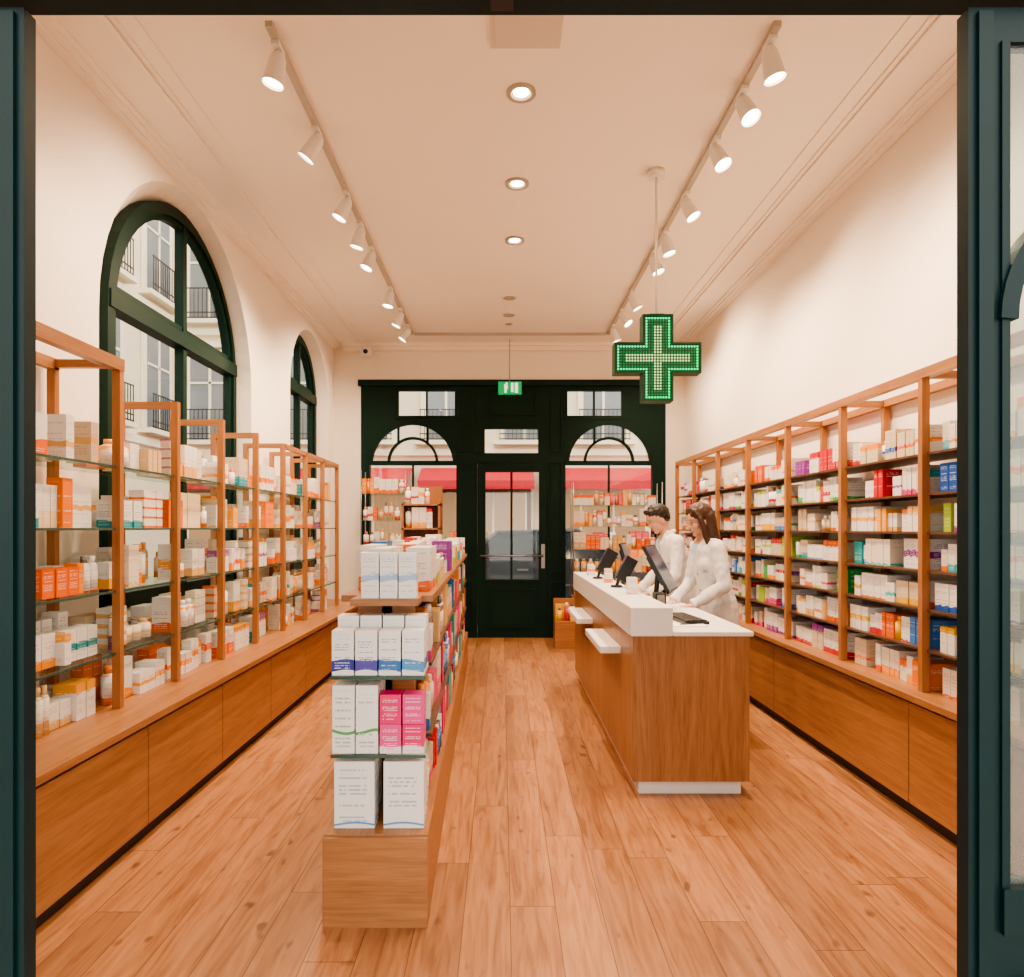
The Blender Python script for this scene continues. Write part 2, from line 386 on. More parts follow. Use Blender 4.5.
b = MB(); b.cyl((-1.8, 9.3, 3.86), (-1.8, 9.12, 3.84), .025, .025, WMET); b.box(-1.87, -1.73, 8.98, 9.14, 3.78, 3.9, WMET); b.cyl((-1.8, 8.98, 3.83), (-1.8, 8.95, 3.83), .03, .03, BLACK); b.obj('security_camera', bevel=.01)

# ---------------------------------------------------------------- entrance door leaves
def leaf(nm, s, x_in, st):
    b = MB(); X = lambda a: s*a
    def B(a, c, z0, z1, ya=1.175, yb=1.205, m=TEAL):
        x0, x1 = sorted((X(a), X(c))); b.box(x0, x1, ya, yb, z0, z1, m)
    B(x_in, x_in+st, 0.02, 2.40)
    B(x_in+.014, x_in+st-.016, .03, 2.39, 1.168, 1.176)
    B(x_in+st, 1.36, .02, .80); B(x_in+st, 1.36, .80, .88, 1.165, 1.21); B(x_in+st, 1.36, 2.34, 2.40); B(1.33, 1.42, .02, 2.40)
    mp = SY; cx = (x_in+st+1.33)/2; r = (1.33-x_in-st)/2
    pts = [(X(u), v) for u, v in arch_pts(cx, r-.01, 1.86)]
    b.ribbon(pts, .03, 1.165, 1.2, mp, TEAL)
    B(x_in+st, x_in+st+.014, .88, 2.34, 1.17, 1.2)
    x0, x1 = sorted((X(x_in+st), X(1.33))); b.box(x0, x1, 1.183, 1.19, .88, 2.34, FROST)
    molx = sorted((X(x_in+st+.05), X(1.30)))
    b.ribbon([(molx[0], .12), (molx[1], .12), (molx[1], .7), (molx[0], .7)], .03, 1.155, 1.175, SY, TEAL, True)
    for z in (.45, 2.0): b.cyl((X(1.43), 1.16, z), (X(1.43), 1.16, z+.12), .012, .012, GREY)
    b.obj(nm)
leaf('door_2', 1, .806, .055); leaf('door_3', -1, .826, .09)
b = MB(); b.box(-1.5, 1.5, 1.14, 1.22, 2.42, 2.58, TEAL); b.box(-1.5, -1.42, 1.14, 1.28, 0, 2.42, TEAL); b.box(1.42, 1.5, 1.14, 1.28, 0, 2.42, TEAL)
b.box(-1.46, 1.46, 1.125, 1.14, 2.45, 2.52, TEAL); b.box(-.02, .02, 1.16, 1.2, 2.412, 2.42, BLACK)
b.obj('trim_4')

# ---------------------------------------------------------------- packaging
ORA = [(.85, .20, .01), (.9, .30, .02), (.8, .14, .01), (.85, .38, .06), (.72, .42, .16)]
PAL = ORA[:3]+[(.01, .30, .34), (.02, .45, .45), (.03, .36, .08), (.01, .09, .42), (.6, .01, .02), (.72, .03, .2), (.26, .03, .32), (.75, .42, .02), (.38, .55, .05), (.05, .2, .58), (.06, .4, .5), (.6, .02, .03)]
def design(pal, full=.15, r=R, lite=False):
    a = r.choice(pal); k = r.random()
    if k < full: lo, hi = -.5, 1.5
    elif k < full+.34: lo, hi = -.5, r.uniform(.16, .38) if lite else r.uniform(.2, .48)
    elif k < full+.48: lo, hi = r.uniform(.66, .82), 1.5
    elif k < full+.72: lo = r.uniform(.25, .5); hi = lo+(r.uniform(.08, .22) if lite else r.uniform(.1, .26))
    else: lo, hi = .0, .07
    q = r.random()
    bs = (.82, .79, .75) if q < .75 else ((.78, .69, .58) if q < .91 else (.68, .55, .40))
    return (a, (lo, hi, r.random()), bs)
def bottle(mb, x, y, z, rr, h, des, r=R):
    mb.cur = des; mb.cyl((x, y, z), (x, y, z+h*.75), rr, rr, PROD, 12)
    mb.cyl((x, y, z+h*.75), (x, y, z+h*.82), rr, rr*.5, PROD, 12, caps=False)
    mb.cur = (r.choice([(.85, .85, .82), (.1, .1, .1), (.8, .3, .05), des[0]]), (-.5, 1.5, .5), (.8, .8, .8)); mb.cyl((x, y, z+h*.8), (x, y, z+h), rr*.55, rr*.55, PROD, 12)
def fill(mb, y0, y1, z, xf, sgn, hmax, pal, wr=(.045, .09), hr=(.55, .95), dr=(.07, .14), gap=.06, full=.15, bot=.12, jit=.02, run=(2, 5), r=R, lite=False):
    y = y0
    while y < y1-.04:
        w = r.uniform(*wr); h = hmax*r.uniform(*hr); d = r.uniform(*dr); des = design(pal, full, r, lite); n = r.randint(*run); isb = r.random() < bot
        off = r.uniform(0, jit)
        for k in range(n):
            if y+w > y1-.005: y += .02; break
            xo = xf+sgn*(off+r.uniform(0, .006))
            if isb:
                bottle(mb, xo+sgn*w*.5, y+w*.5, z, w*.42, h, des, r)
            else:
                mb.cur = des
                if h < hmax*.45 and r.random() < .8:
                    zz = z
                    while zz+h*.5 < z+hmax*.9:
                        mb.box(*sorted((xo, xo+sgn*d)), y, y+w*1.0, zz, zz+h*.5, PROD); zz += h*.5+.001
                else:
                    mb.box(*sorted((xo, xo+sgn*d)), y, y+w-.002, z, z+h, PROD, rot=r.uniform(-.04, .04))
            y += w+.002
        if r.random() < gap*3: y += r.uniform(.02, .12)

# ---------------------------------------------------------------- right cabinets & shelving
XRc = XR-.012; XLc = XL+.012
b = MB()
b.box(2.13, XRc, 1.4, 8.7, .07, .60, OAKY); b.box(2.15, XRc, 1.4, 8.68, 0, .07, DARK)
b.box(2.08, XRc, 1.4, 8.72, .615, .65, OAKY); b.box(2.14, XRc, 1.4, 8.7, .60, .615, DARK)  # dark strip below the ledge paints in its shadow gap
ys = [1.45, 2.24, 3.53, 5.28, 7.03, 8.7]
for a, c in zip(ys[:-1], ys[1:]): b.box(2.11, 2.13, a+.004, c-.004, .075, .595, OAKY)
b.obj('base_cabinet', bevel=.002)
b = MB(); py = [1.85, 2.69, 3.53, 4.37, 5.21, 6.05, 6.9, 7.75, 8.5]
for y in py:
    b.box(2.17, 2.21, y-.018, y+.018, .651, 2.32, OAKZ); b.box(2.445, 2.485, y-.018, y+.018, .651, 2.32, OAKZ)
    b.box(2.21, 2.445, y-.014, y+.014, 2.275, 2.315, OAKX)
b.box(2.168, 2.213, py[0], py[-1], 2.275, 2.325, OAKY)
b.box(2.445, 2.485, py[0], py[-1], 2.275, 2.32, OAKY)
RZ = [.65, .87, 1.08, 1.28, 1.48, 1.68, 1.89]
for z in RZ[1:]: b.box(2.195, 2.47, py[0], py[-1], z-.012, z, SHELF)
b.obj('pharmacy_shelving_unit')
b = MB()
for i in range(len(py)-1):
    for j, z in enumerate(RZ):
        pal = PAL if R.random() < .5 else R.choice([ORA+[(.6, .02, .03)], [(.02, .45, .45), (.01, .30, .34), (.05, .2, .58)], ORA, [(.03, .36, .08), (.6, .02, .03), (.38, .55, .05)], [(.75, .05, .25), (.6, .02, .03), (.3, .05, .35)], PAL])
        hm = (RZ[j+1]-z-.02) if j < 6 else .19
        fill(b, py[i]+.025, py[i+1]-.025, z+.001, 2.213, 1, hm, pal, wr=(.035, .07), hr=(.55, .9), dr=(.14, .2), full=.15, bot=.04, gap=.03, lite=True, run=(1, 4))
b.obj('medicine_boxes')

# ---------------------------------------------------------------- left cabinets & shelving
b = MB()
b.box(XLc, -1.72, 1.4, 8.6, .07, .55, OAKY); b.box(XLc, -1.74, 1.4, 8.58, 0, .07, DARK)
b.box(XLc, -1.68, 1.4, 8.62, .565, .60, OAKY); b.box(XLc, -1.73, 1.4, 8.6, .55, .565, DARK)  # left ledge: shadow gap painted as a dark strip too
ys = [1.45, 2.4, 3.27, 4.14, 5.01, 5.88, 6.75, 7.62, 8.6]
for a, c in zip(ys[:-1], ys[1:]): b.box(-1.72, -1.70, a+.004, c-.004, .075, .545, OAKY)
b.obj('base_cabinet', bevel=.002)
b = MB(); ly = [1.9, 2.65, 3.4, 4.0, 4.65, 5.3, 5.96, 6.63, 7.27, 7.9]
for i, y in enumerate(ly):
    zt = 2.34 if y < 3.5 else 2.24
    b.box(-1.94, -1.90, y-.018, y+.018, .601, zt, OAKZ); b.box(-2.265, -2.225, y-.018, y+.018, .601, zt, OAKZ)
    b.box(-2.225, -1.94, y-.018, y+.018, zt-.04, zt, OAKX)
    if y > 3.5 and i in (6, 7, 8):
        b.box(-1.94, -1.90, y, min(y+.64, 7.9), zt-.04, zt, OAKY)
b.box(-1.943, -1.897, 1.9, 3.42, 2.285, 2.345, OAKY); b.box(-2.265, -2.225, 1.9, 3.42, 2.29, 2.345, OAKY)
LZ = [.60, .88, 1.19, 1.5, 1.81]
for z in LZ[1:]:
    b.box(-2.25, -1.925, 1.92, 7.9, z-.01, z, SHGL); b.box(-1.925, -1.92, 1.92, 7.9, z-.011, z, SHEDGE)
b.obj('glass_shelving_unit')
b = MB()
for i in range(len(ly)-1):
    for j, z in enumerate(LZ):
        hm = .25 if j < 4 else .24
        fill(b, ly[i]+.035, ly[i+1]-.035, z+.001, -1.945, -1, hm, ORA*3+[(.8, .62, .4), (.7, .48, .25), (.35, .12, .3), (.02, .3, .35)], wr=(.045, .10), hr=(.4, .9), dr=(.06, .12), gap=.10, full=.13, bot=.13, run=(1, 3), jit=.06)
        fill(b, ly[i]+.06, ly[i+1]-.06, z+.001, -2.11, -1, hm, ORA+[(.8, .62, .4)], wr=(.06, .10), hr=(.5, .95), dr=(.06, .09), gap=.3, full=.15, bot=.15, run=(1, 3), jit=.02)
b.obj('cosmetics_boxes')

# ---------------------------------------------------------------- gondola
gx = lambda v: Vector((v.x-.02*(v.y-2.55), v.y, v.z))
root = empty('display_gondola')
b = MB(gx)
b.box(-.674, -.28, 2.55, 7.6, 0, .335, OAKX); b.box(-.674, -.28, 2.57, 7.6, .335, .342, OAKY)
b.box(-.50, -.455, 2.86, 7.5, .34, 1.2, OAKZ)
b.box(-.60, -.36, 2.86, 2.89, .34, 1.2, OAKX)
for z in (.633, .933):
    b.box(-.655, -.29, 2.60, 2.87, z-.012, z, SHGL); b.box(-.655, -.29, 2.598, 2.60, z-.013, z, SHEDGE)
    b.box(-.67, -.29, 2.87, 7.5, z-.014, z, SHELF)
b.box(-.60, -.33, 2.70, 2.86, 1.19, 1.217, OAKX); b.box(-.67, -.285, 2.86, 7.5, 1.19, 1.217, OAKY)
b.obj('frame', root, bevel=.002)
b = MB(gx)
def pb(x0, x1, y0, y1, z0, z1, acc, lo, hi, seed=.3, base=(.82, .80, .78)):
    b.cur = (acc, (lo, hi, seed), base); b.box(x0, x1, y0, y1, z0, z1, PROD)
for k, x in enumerate((-.605, -.53, -.455)):
    pb(x+.045, x+.115, 2.72, 2.79, 1.218, 1.40, (.35, .48, .68), .38, .52, .41)
navy = [(.03, .04, .30), (.09, .07, .36), (.03, .15, .42), (.08, .28, .55)]
for k in range(4):
    x = -.652+k*.09; pb(x, x+.084, 2.61, 2.70, .934, 1.105, navy[k % 4], .10, .34, .12+.03*k)
    pb(x, x+.084, 2.715, 2.80, .934, 1.15, navy[(k+1) % 4], .10, .3, .2)
for k in range(2):
    x = -.65+k*.09; pb(x, x+.085, 2.61, 2.70, .634, .895, (.1, .35, .12), .30, .345, .6+.1*k); pb(x, x+.085, 2.72, 2.80, .634, .90, (.1, .35, .12), .3, .34, .6)
for k in range(2):
    x = -.468+k*.088
    for zz in (.634, .748): pb(x, x+.082, 2.61, 2.69, zz, zz+.112, (.75, .02, .16) if (k+(zz > .7)) % 2 else (.8, .06, .26), -.5 if zz > .7 else .25, 1.5, .3+.2*k, (.85, .7, .72))
for x, w in ((-.645, .155), (-.455, .155)):
    pb(x, x+w, 2.62, 2.72, .343, .60, (.1, .3, .6), .04, .07, .77 if x < -.5 else .15); pb(x+.02, x+w-.005, 2.735, 2.84, .343, .62, (.1, .3, .6), .04, .09, .5)
b.obj('endcap_boxes', root)
b = MB(gx)
GP = [(.75, .03, .15), (.8, .1, .25), (.6, .01, .02), (.85, .25, .02), (.02, .35, .36), (.45, .22, .07), (.15, .05, .02), (.8, .5, .2), (.03, .15, .42)]
for z, hm in ((.343, .26), (.634, .27), (.934, .24)):
    fill(b, 2.93, 7.45, z, -.295, -1, hm, GP, wr=(.035, .07), hr=(.5, .95), dr=(.06, .13), full=.5, bot=.3, gap=.04, run=(1, 4))
    fill(b, 2.93, 7.45, z, -.665, 1, hm, GP, wr=(.05, .08), hr=(.5, .95), dr=(.06, .13), full=.5, bot=.2)
fill(b, 3.05, 7.45, 1.218, -.30, -1, .2, PAL, wr=(.05, .09), hr=(.5, 1.0), dr=(.08, .13), full=.25, bot=.15)
fill(b, 2.9, 7.45, 1.218, -.45, -1, .24, ORA+[(.1, .2, .4)], wr=(.05, .09), hr=(.5, 1.0), dr=(.06, .1), full=.15, bot=.15)
fill(b, 3.1, 7.45, 1.218, -.57, -1, .22, GP+[(.8, .8, .8)]*3, wr=(.06, .09), hr=(.5, 1.0), dr=(.05, .08), full=.2, bot=.1)
b.obj('packages', root)
root = empty('display_stand')
b = MB()
b.box(-1.17, -.72, 7.9, 8.25, 0, .3, OAKX); b.box(-1.17, -.72, 8.2, 8.25, .3, 2.0, OAKZ)
for z in (.3, .6, .9, 1.2, 1.5, 1.78): b.box(-1.17, -.72, 7.9, 8.2, z-.02, z, OAKX)
for x in (-1.17, -.745): b.box(x, x+.025, 7.9, 8.2, .3, 1.8, OAKZ)
b.obj('frame', root)
def fillx(b, x0, x1, z, yf, hm, pal, wr=(.05, .09), full=.2, bot=.2):
    x = x0
    while x < x1-.05:
        w = R.uniform(*wr); h = hm*R.uniform(.5, .95); b.cur = des = design(pal, full)
        for k in range(R.randint(1, 3)):
            if x+w > x1: x += .02; break
            if R.random() < bot: bottle(b, x+w/2, yf+w/2, z, w*.4, h, des)
            else: b.cur = des; b.box(x, x+w-.003, yf, yf+.08, z, z+h, PROD)
            x += w
b = MB()
for z in (.3, .6, .9, 1.2, 1.5, 1.78): fillx(b, -1.14, -.76, z+.001, 7.93, .26, GP+ORA)
b.obj('packages', root)
for (xa, xb, zz) in ((-1.85, -1.25, (.62, .95, 1.28, 1.6, 1.95)), (.92, 2.1, (.62, .92, 1.22, 1.52, 1.8))):
    root = empty('window_display_shelf')
    b = MB()
    b.box(xa, xb, 8.85, 9.2, 0, .6, OAKX)
    for x in (xa, xb-.02): 
        for y in (8.87, 9.16): b.cyl((x+.01, y, .6), (x+.01, y, zz[-1]+.3), .008, .008, GREY, 8)
    for z in zz[1:]: b.box(xa, xb, 8.87, 9.18, z-.01, z, SHGL)
    b.obj('frame', root)
    b = MB()
    for z in zz:
        fillx(b, xa+.02, xb-.02, z+.001, 8.9, .25, ORA+[(.6, .4, .2), (.8, .65, .5), (.7, .1, .08)], full=.35, bot=.4)
    b.obj('packages', root)
root = empty('product_crate_stand'); b = MB(); b.box(.66, .98, 8.45, 8.75, 0, .34, OAKX); b.box(.66, .98, 8.71, 8.75, .34, .6, OAKX); b.obj('frame', root, bevel=.003)
b = MB(); fillx(b, .68, .96, .341, 8.48, .26, [(.8, .5, .05), (.6, .03, .03), (.85, .3, .05)], full=.6, bot=.3); fillx(b, .68, .96, .341, 8.6, .33, [(.8, .5, .05), (.6, .03, .03)], full=.6, bot=.1); b.obj('packages', root)

# ---------------------------------------------------------------- counter
root = empty('service_counter')
b = MB()
b.box(.77, 1.35, 3.84, 6.75, 0, .085, WHITE)
b.box(.73, 1.38, 3.79, 6.8, .085, .895, WALN)
b.obj('body', root, bevel=.002)
b = MB()
b.box(.715, .95, 3.775, 6.82, .897, 1.06, WHITE)
b.box(.95, 1.40, 3.775, 6.82, .897, .925, WHITE)
for a, c in ((4.17, 4.9), (5.45, 6.2)): b.box(.60, .73, a, c, .73, .775, WHITE)
b.obj('top', root, bevel=.006)

SCR = plain('screen_glass', (.03, .035, .045), .12, emit=(.25, .35, .5), es=.15)
def monitor(nm, x, y, z, tilt, yaw, w=.5, h=.31):
    b = MB(); m = Matrix.Translation((x, y, z)) @ Matrix.Rotation(yaw, 4, 'Z') @ Matrix.Rotation(-tilt, 4, 'Y')
    b.box(-.022, .0, -w/2, w/2, -h/2, h/2, BLACK, mtx=m); b.box(-.045, -.022, -w*.3, w*.3, -h*.3, h*.3, BLACK, mtx=m)
    b.box(0, .002, -w/2+.012, w/2-.012, -h/2+.015, h/2-.012, SCR, mtx=m)
    my = Matrix.Translation((x, y, 0)) @ Matrix.Rotation(yaw, 4, 'Z'); p = m @ Vector((-.045, 0, -.02)); q = my @ Vector((-.05, 0, 0)); q.z = .935
    b.cyl(q, p, .018, .018, BLACK); b.cyl((q.x, q.y, .926), (q.x, q.y, .94), .095, .085, BLACK, 24)
    return b.obj(nm, bevel=.003)
monitor('computer_monitor', 1.13, 4.80, 1.22, .50, -.38, .44, .36)
monitor('computer_monitor', 1.16, 6.25, 1.22, .30, -.3, .4, .3)
def terminal(x, y, z, nm='card_terminal', s=1):
    b = MB(); m = Matrix.Translation((x, y, z)) @ Matrix.Rotation(.5, 4, 'Y')
    b.box(-.04*s, .04*s, -.035*s, .035*s, .05*s, .22*s, BLACK, mtx=m); b.box(-.042*s, -.04*s, -.028*s, .028*s, .13*s, .21*s, SCR, mtx=m)
    b.cyl((x, y, z), (x+.03*s, y, z+.1*s), .012, .012, BLACK); b.cyl((x, y, z+.0005), (x, y, z+.012), .045, .04, BLACK, 20)
    for i in range(3):
        for j in range(3): b.box(-.044*s, -.04*s, (-.022+.016*i)*s, (-.012+.016*i)*s, (.065+.018*j)*s, (.077+.018*j)*s, GREY, mtx=m)
    b.obj(nm, bevel=.002)
terminal(.85, 5.05, 1.064, s=1.1); terminal(.83, 5.9, 1.064, s=1.25)
b = MB(); m = Matrix.Translation((1.14, 4.25, .926)) @ Matrix.Rotation(.1, 4, 'Z')
b.box(-.075, .075, -.21, .21, 0, .018, BLACK, mtx=m)
for i in range(5):
    for j in range(14): b.box(-.066+.027*i, -.044+.027*i, -.2+.0285*j, -.177+.0285*j, .018, .024, BLACK, mtx=m)
b.obj('keyboard')
b = MB(); b.box(1.0, 1.09, 4.45, 4.59, .926, .995, BLACK); b.box(1.01, 1.08, 4.47, 4.57, .995, 1.07, BLACK); b.box(1.02, 1.07, 4.465, 4.47, 1.0, 1.06, GREY); b.obj('receipt_printer', bevel=.006)
b = MB()
for k, (x, y) in enumerate(((.87, 4.55), (.88, 4.62), (.86, 5.5), (.87, 5.57), (.88, 5.64), (.83, 6.3), (.83, 6.37))):
    b.cur = design(ORA, .1); b.box(x-.03, x+.03, y-.03, y+.03, 1.061, 1.061+R.uniform(.06, .11), PROD)
b.obj('counter_product_boxes')
b = MB(); b.box(1.0, 1.2, 3.95, 4.07, .926, .93, plain('paper', (.85, .83, .8), .6)); b.cyl((1.05, 4.0, .9345), (1.17, 4.04, .9345), .004, .004, BLACK, 8); b.obj('prescription_paper')

# ---------------------------------------------------------------- green pharmacy cross
root = empty('pharmacy_cross_sign')
cx, cy, cz = 1.08, 4.76, 2.68; S = .295; a = .1
cross = [(-a, -S), (a, -S), (a, -a), (S, -a), (S, a), (a, a), (a, S), (-a, S), (-a, a), (-S, a), (-S, -a), (-a, -a)]
b = MB(); mp = lambda u, v, w: (cx+u, cy+w, cz+v)
GP2 = plain('cross_panel', (.002, .02, .01), .35, emit=(.0, .30, .08), es=.16); GB = plain('cross_casing', (.002, .03, .012), .4, emit=(.0, .3, .08), es=.06)  # faint emission paints the LED glow onto panel and casing
b.prism(cross, -.045, .045, mp, GP2)
b.ribbon(cross, .012, -.055, .055, mp, GB, True)
b.cyl((cx, cy, cz+S), (cx, cy, H-.03), .009, .009, WMET, 10); b.cyl((cx, cy, H-.05), (cx, cy, H), .06, .06, WMET, 24)
b.box(cx-.05, cx+.05, cy-.02, cy+.02, cz+S, cz+S+.02, GB)
b.obj('casing', root)
K = (.0, .02, .01)
LG = emis('led_green', (.0, .95, .25), 2.0, K); LY = emis('led_pale', (.70, 1, .38), 1.3, K); LD = emis('led_dim', (.0, .6, .15), .5, K)
b = MB(); st = .0196; n = 14
def inside(u, v, g): return (abs(u) <= a-g and abs(v) <= S-g) or (abs(v) <= a-g and abs(u) <= S-g)
for i in range(-n, n+1):
    for j in range(-n, n+1):
        u, v = i*st, j*st
        if not inside(u, v, .012): continue
        if not inside(u, v, .033): m = LG; r = .0075
        elif (abs(u) < .03 and abs(v) < S-.07) or (abs(v) < .03 and abs(u) < S-.07): m = LY; r = .0072
        else: m = LD; r = .006
        for w in (-.047, .047): b.ell((cx+u, cy+w, cz+v), (r, r*.8, r), m, 6, 4)
b.obj('leds', root)

# ---------------------------------------------------------------- lighting
WARM = (1.0, .755, .52)
def spot(nm, loc, d, e, ang, parent, blend=.6, rad=.04):
    l = bpy.data.lights.new(nm, 'SPOT'); l.energy = e; l.color = WARM; l.spot_size = ang; l.spot_blend = blend; l.shadow_soft_size = rad
    o = bpy.data.objects.new(nm, l); scene.collection.objects.link(o); o.location = loc
    o.rotation_euler = Vector(d).to_track_quat('-Z', 'Y').to_euler(); o.parent = parent
def track(x, ysl, sgn):
    b = MB(); b.box(x-.018, x+.018, 3.35, 8.72, H-.028, H, TRK); b.obj('ceiling_track')
    for k, y in enumerate(ysl):
        r2 = random.Random(k*3+int(sgn)); b = MB(); d = Vector((sgn*r2.uniform(.15, .7), r2.uniform(-.45, .1), -1)).normalized()
        b.box(x-.02, x+.02, y-.05, y+.05, H-.05, H-.028, WMET); b.cyl((x, y, H-.05), (x, y, H-.085), .012, .012, WMET, 10)
        p = Vector((x, y, H-.10)); a_ = p-d*.01; c_ = p+d*.125
        b.ell(p-d*.01, (.036, .036, .036), WMET); b.cyl(a_, c_, .040, .054, WMET, 24, caps=False); b.cyl(a_, a_-d*.01, .040, .028, WMET, 24)
        b.cyl(c_-d*.012, c_-d*.011, .048, .048, LAMP, 24)
        o = b.obj('track_spotlight'); spot('bulb', c_+d*.01, d, SPE, 2.3, o, .7)
SPE = 112
track(-1.15, [3.49, 4.22, 5.03, 5.52, 6.0, 7.0, 7.7, 8.3], -1)
track(1.36, [3.45, 3.84, 4.33, 5.03, 5.67, 6.1, 7.1, 7.7, 8.3], 1)
b = MB(); b.box(-1.15+.03, 1.36-.03, 8.70, 8.735, H-.028, H, TRK); b.obj('ceiling_track')
for y in (3.9, 4.93, 5.9):
    b = MB(); 
    for k in range(28):
        t0, t1 = 2*math.pi*k/28, 2*math.pi*(k+1)/28
        pr = [(.085, 0), (.085, -.012), (.06, -.012), (.055, .0)]
        for (r0, z0), (r1, z1) in zip(pr[:-1], pr[1:]):
            b.face([(.11+r0*math.cos(t0), y+r0*math.sin(t0), H+z0), (.11+r0*math.cos(t1), y+r0*math.sin(t1), H+z0), (.11+r1*math.cos(t1), y+r1*math.sin(t1), H+z1), (.11+r1*math.cos(t0), y+r1*math.sin(t0), H+z1)], TRK, smooth=True)
    b.cyl((.11, y, H-.002), (.11, y, H-.004), .045, .045, LAMP, 28)
    o = b.obj('recessed_downlight'); spot('bulb', (.11, y, H-.02), (0, 0, -1), 140, 2.6, o, .8)
SPK = plain('speaker_grille', (.42, .36, .3), .7)
for y, r in ((7.36, .085), (7.95, .085), (8.3, .06)):
    b = MB(); b.cyl((.08, y, H), (.08, y, H-.012), r, r-.006, WMET, 28); b.cyl((.08, y, H-.012), (.08, y, H-.015), r-.015, r-.018, SPK, 28); b.obj('ceiling_speaker')
VENT = plain('vent_plate', (.66, .58, .5), .5, noise=.01)
b = MB(); b.box(-.06, .30, 3.1, 3.53, H-.012, H, VENT); b.box(-.035, .275, 3.125, 3.505, H-.016, H-.012, VENT)
b.obj('ceiling_vent', bevel=.003)

# ---------------------------------------------------------------- people
SKIN = plain('skin', (.60, .33, .22), .5, noise=.05, nscale=20); COAT = plain('lab_coat_cotton', (.72, .70, .69), .85, noise=.03, nscale=6)
SHIRT = plain('shirt', (.45, .55, .68), .8); TROU = plain('trousers', (.03, .035, .06), .8); SHOE = plain('shoe_leather', (.02, .015, .012), .5)
HW = plain('brown_hair', (.055, .021, .010), .5, noise=.5, nscale=60); HMn = plain('dark_hair', (.018, .010, .0065), .5, noise=.5, nscale=60)
LIP = plain('lips', (.45, .14, .12), .5); EYEW = plain('eye_white', (.7, .68, .65), .3); EYEB = plain('iris', (.05, .03, .02), .2)
SEAM = plain('coat_seam', (.40, .38, .37), .9)
def remesh(mb, name, vox, parent, assign=None, smooth=3, it=.5, fold=None):
    o = mb.obj('tmp'); m = o.modifiers.new('r', 'REMESH'); m.mode = 'VOXEL'; m.voxel_size = vox; m.use_smooth_shade = True
    s = o.modifiers.new('s', 'SMOOTH'); s.factor = it; s.iterations = smooth
    dg = bpy.context.evaluated_depsgraph_get(); dg.update(); me = bpy.data.meshes.new_from_object(o.evaluated_get(dg))
    mats = mb.mats; bpy.data.objects.remove(o)
    me.materials.clear()
    if fold:
        nrm = [v.normal.copy() for v in me.vertices]; co = [v.co.copy() for v in me.vertices]; fl = []
        for c, nn in zip(co, nrm): fl.extend(c+nn*fold(c))
        me.vertices.foreach_set('co', fl); me.update()
    if assign:
        for q in assign[0]: me.materials.append(q)
        me.polygons.foreach_set('material_index', [assign[1](p.center) for p in me.polygons])
    else:
        me.materials.append(mats[0])
    me.polygons.foreach_set('use_smooth', [True]*len(me.polygons))
    me.name = name; n = bpy.data.objects.new(name, me); scene.collection.objects.link(n); n.parent = parent; return n
def hand(b, w, d, palmn, side, curl, s=1.0):
    d = Vector(d).normalized(); pn = Vector(palmn); pn = (pn-d*pn.dot(d)).normalized(); sd = d.cross(pn)*side; w = Vector(w)
    for k in range(4):
        o = (k-1.5)*.019*s; kn = w+d*.085*s+sd*o; b.limb([w+sd*o*.55+d*.005, kn], [.015*s, .0115*s], SKIN, 10)
        L = (.78, .97, 1.03, .93)[k]
        p = kn; dr = d.copy(); pts = [p]
        for seg, le in enumerate((.038, .026, .020)):
            ang = curl*(.6+.5*seg); dr = Matrix.Rotation(ang, 3, d.cross(pn)) @ dr
            p = p+dr*le*L*s; pts.append(p)
        b.limb(pts, [.0092*s, .0085*s, .0078*s, .0068*s], SKIN, 10)
    t0 = w+d*.025*s+sd*.026*s; t1 = t0+(d*.55+sd*.75+pn*.2).normalized()*.036*s; t2 = t1+(d*.85+sd*.35+pn*.3).normalized()*.03*s; t3 = t2+(d*.95+pn*.3).normalized()*.022*s
    b.limb([w+d*.01, t0, t1, t2, t3], [.014*s, .0135*s, .0105*s, .0092*s, .0075*s], SKIN, 10)
